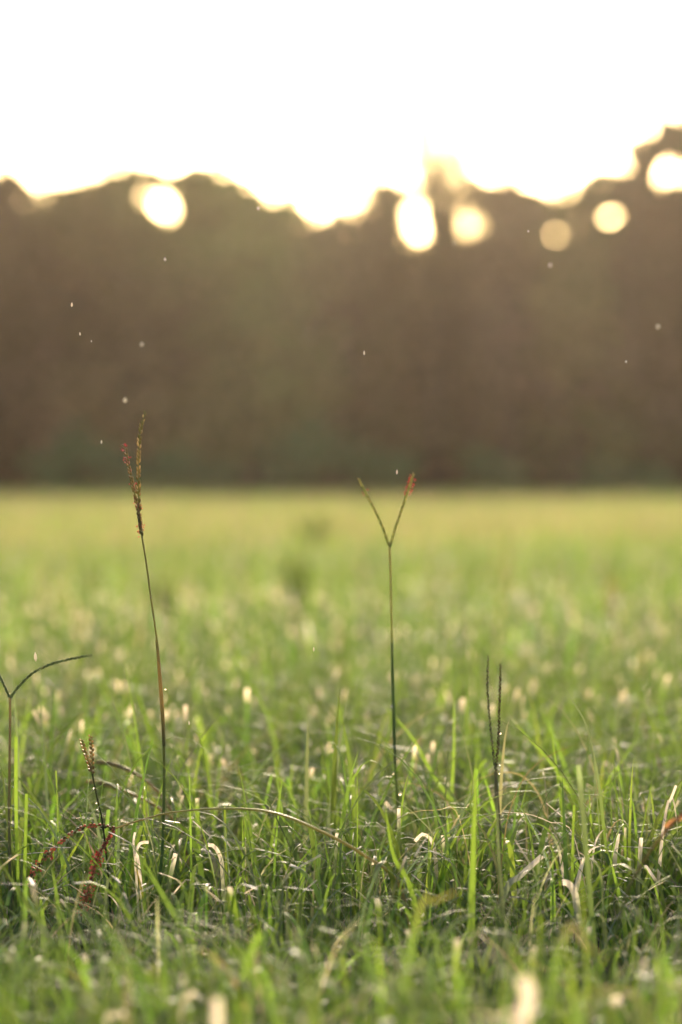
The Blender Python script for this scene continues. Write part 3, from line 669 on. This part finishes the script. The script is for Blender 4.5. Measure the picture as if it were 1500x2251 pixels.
# mown blades with pale blunt ends; on bent ones pale also paints sun sheen
blade('blunt grey ribbed blade with a white mown end', [(366, 1985), (372, 1940), (386, 1876)], 15, GY*1.1, .995, tf=.16, **CUT)
blade('blunt blade with a small white square end near centre', [(735, 1925), (738, 1880), (741, 1832)], 11, GY, 1.0, tf=.12, **CUT)
blade('dark blade with a white square end beside the forked stalk foot', [(876, 1890), (877, 1840), (877, 1777)], 12, DA*1.4, 1.01, tf=.14, **CUT)
blade('lime blade with a white square end right of centre', [(985, 1960), (980, 1900), (973, 1837)], 11, GR, 1.0, tf=.1, **CUT)
blade('bowed blade with a shredded white end right of centre', [(960, 1960), (958, 1890), (950, 1850), (930, 1834), (913, 1850)], 12, [GY, GY, PALE*.8], 1.0, tf=.2, **CUT)
blade('blade with a bright white mown end near the right edge', [(1404, 1930), (1407, 1890), (1410, 1842)], 13, GY*1.1, 1.0, tf=.22, **CUT)
blade('folded blade making a white loop at the right edge', [(1455, 1850), (1462, 1800), (1470, 1760), (1480, 1755), (1488, 1800), (1492, 1860)], 13, [DA, GY, PALE*.8, PALE*.7, GR], 1.0, face=.7)  # bright sheen on the fold put into the colour
blade('upright white stub above the folded loop at right edge', [(1472, 1765), (1480, 1745), (1487, 1727)], 8, PALE*.9, .998, taper='cut', foot=False)
blade('hooked blade with a sunlit crest coloured white in the right turf', [(1302, 1900), (1310, 1850), (1325, 1826), (1333, 1830), (1337, 1870)], 10, [DA, DA, GY, PALE*.9, GY], 1.0, face=.6)  # highlight on the crest painted in pale
blade('short white topped blade right of the hooked one', [(1352, 1900), (1354, 1870), (1360, 1833)], 13, GY*1.1, 1.0, tf=.3, **CUT)
blade('big bent leaf end, its sun sheen coloured white against the right turf', [(1275, 1920), (1288, 1885), (1303, 1866), (1331, 1858)], 19, [GY, PALE*.8, PALE, PALE*1.05], .985, face=.3)  # sheen of the bent leaf painted as white
blade('arched grey blade with a sunlit crest coloured pale below the twin spikes', [(1235, 1900), (1222, 1850), (1200, 1820), (1175, 1811), (1130, 1820)], 12, [GY, GY*1.2, PALE*.8, GR, GR], 1.0, face=.5)  # light caught by the arch is put into the blade colour
blade('slanting grey blade with a pale tip in the lower right', [(1110, 1965, .95), (1145, 1925, .96), (1192, 1882, .97)], 17, [GY, GY*1.3, PALE], .96, taper='cut')
blade('big pale arched blade low in the right turf', [(1268, 1990), (1262, 1960), (1250, 1943), (1238, 1940)], 22, [GY, GY*1.4, PALE*.95], .95, tf=.1, **CUT)
blade('white bent stub near the foot of the tall stalk', [(305, 1900), (300, 1870), (310, 1853), (327, 1852)], 10, [GY, PALE*.8, PALE], 1.0, **CUT)
blade('small white leaf hanging left of the white stub', [(297, 1890), (293, 1850), (297, 1830)], 8, [GY, PALE*.9], 1.0, **CUT)
blade('bowed striped blade with a white crown right of the tall stalk', [(490, 1940), (486, 1890), (472, 1862), (458, 1858)], 13, [GY, GY*1.2, PALE*.95], 1.0, tf=.12, **CUT)
blade('thin silver blade bowing from the fork of the bent stalk', [(460, 1880), (430, 1845), (380, 1822), (330, 1818), (284, 1812)], 4, [GY, GY*2, GY*2.4], 1.0, face=.8)
blade('pale striped blade curling over beside the red spike', [(270, 2020), (258, 1990), (238, 1968), (207, 1962)], 9, [GY, PALE*.7, PALE*.85], .985, face=.7)
blade('long pale wire of grass bowed across the right turf', [(1262, 1840), (1210, 1808), (1150, 1788), (1080, 1792), (1020, 1825), (1000, 1850)], 5, [GY, PALE*.7, PALE*.7, GY], 1.0, face=.9)
blade('long thin bow of dry grass in front of the forked stalk', [(1010, 1800), (960, 1782), (900, 1788), (855, 1815)], 4.5, [ST, ST*.9], 1.01, face=.8)
blade('soft tan hoop of grass behind the forked stalk foot', [(1000, 1810), (970, 1750), (900, 1722), (850, 1730), (815, 1752)], 7, ST*.6, 1.09, face=.8)
blade('soft tan hoop of grass behind the twin spikes', [(1200, 1790), (1160, 1715), (1110, 1698), (1050, 1715), (1010, 1748)], 8, ST*.7, 1.08, face=.8)
# blurred foreground pieces
blade('large cream blurred leaf end at the bottom right of centre', [(1140, 2300), (1150, 2230), (1163, 2190), (1150, 2150)], 36, [ST, PALE*.8, PALE*.9], .62, taper='cut', face=.2)
blade('cream blurred leaf lying along the bottom edge', [(1150, 2262), (1100, 2240), (1040, 2232), (1000, 2236)], 20, [ST, PALE*.8, PALE*.85], .62, face=.6, foot=True)
blade('round cream blurred blade end at bottom left of centre', [(478, 2290), (478, 2245), (477, 2195)], 24, [GR, PALE*.8], .64, tip=PALE, taper='cut', tf=.3)
blade('small cream blurred blade end near the bottom', [(395, 2240), (402, 2200), (430, 2180)], 15, [GR, PALE*.8], .72, **CUT)
blade('cream blurred blade end at the bottom left', [(230, 2260), (245, 2235), (275, 2228)], 15, [GR, PALE*.75], .70, **CUT)
blade('soft yellowish leaf lying across the lower right', [(920, 2010), (950, 1985), (985, 1968), (1015, 1955)], 26, [GR, GR, GR, GR*1.1, GR*1.2, np.array([.2, .22, .07]), np.array([.34, .31, .11])], .74, face=.4, foot=True)
blade('soft tan leaf slanting in the lower right corner', [(1240, 2060), (1290, 2080), (1340, 2120)], 24, [GR, GR, GR, GR*1.1, GR*1.2, ST*.5, ST*.55], .70, face=.4)
blade('pale blurred bow of grass along the bottom right', [(1420, 2230), (1340, 2180), (1280, 2190), (1220, 2240)], 12, [GR, GR, GR, ST*.6, ST*.6], .66, face=.5)

# ------------------------------------------------------------------ flecks drifting in the air
FL = [(158, 670, 4, 9, 1.0, 'tiny white fleck high above the left stalk, near the left edge'),
      (176, 734, 3, 7, 1.0, 'tiny white fleck just under the one near the left edge'),
      (201, 750, 2, 4, 1.0, 'faintest white speck of the pair above the left stalk'),
      (363, 570, 5, 7, 1.06, 'soft pale fleck under the bright gap in the tree'),
      (312, 757, 6, 7, 1.18, 'dim blurred fleck high over the tall stalk'),
      (275, 880, 7, 10, 1.14, 'blurred pale fleck just above the tip of the tall stalk'),
      (223, 972, 3.5, 8, 1.0, 'white fleck left of the tall stalk spikes'),
      (801, 776, 4, 9, 1.0, 'white fleck alone in the middle of the dark wood'),
      (999, 535, 2.5, 8, 1.0, 'thin white fleck below the sparse tree'),
      (568, 458, 5, 7, 1.05, 'soft fleck near the top of the sloping tree'),
      (873, 1038, 4, 10, 1.0, 'white fleck between the arms of the forked stalk'),
      (690, 1428, 3, 9, 1.0, 'thin white fleck over the turf left of the forked stalk'),
      (78, 1445, 6, 18, 1.0, 'largest bright white fleck above the arching left spike'),
      (416, 1590, 3, 8, 1.0, 'thin white fleck right of the tall stalk stem'),
      (1447, 718, 7, 8, 1.2, 'dim round fleck before the wood at the right'),
      (1377, 795, 4, 5, 1.06, 'small soft fleck lower down before the right trees'),
      (1210, 583, 6, 7, 1.2, 'faint round fleck before the ramp shaped tree'),
      (1162, 508, 3, 4, 1.05, 'tiny faint fleck left of the ramp shaped tree')]
for x, y, fw, fh, dm, lab in FL:
    d = FOC*dm; p = P(x, y, d)
    V, Q, C = grain((0, 0, -px(fh, d)/2), (0, 0, 1), px(fh*1.15, d), px(fw*1.2, d)/2, (1, 1, 1), sides=6)
    o = link('drifting_fleck', np_mesh('drifting_fleck', V, Q), M_fleck); o.location = p; o.rotation_euler = (0, R(random.uniform(-4, 4)), 0)
    tag(o, lab, 'fleck', 'pale flecks drifting in the air')

# ------------------------------------------------------------------ haze: the sunlit air between here and the wood
hx, y0, y1, z0, z1 = 262.0, -160.0, 352.0, -1.0, 14.5
V = [(-hx, y0, z0), (hx, y0, z0), (hx, y1, z0), (-hx, y1, z0), (-hx, y0, z1), (hx, y0, z1), (hx, y1, z1), (-hx, y1, z1)]
Q = [(0, 3, 2, 1), (4, 5, 6, 7), (0, 1, 5, 4), (1, 2, 6, 5), (2, 3, 7, 6), (3, 0, 4, 7)]
M_haze = bpy.data.materials.new('haze'); M_haze.use_nodes = True
n = M_haze.node_tree.nodes; n.remove(n['Principled BSDF'])
pv = n.new('ShaderNodeVolumePrincipled'); pv.inputs['Color'].default_value = (.97, .82, .68, 1); pv.inputs['Density'].default_value = 0.00019; pv.inputs['Anisotropy'].default_value = 0.8
M_haze.node_tree.links.new(pv.outputs[0], n['Material Output'].inputs['Volume'])
hz = link('haze', np_mesh('haze', V, Q, smooth=False), M_haze)
tag(hz, 'warm sunlit haze hanging over the whole field', 'haze', kind='stuff')
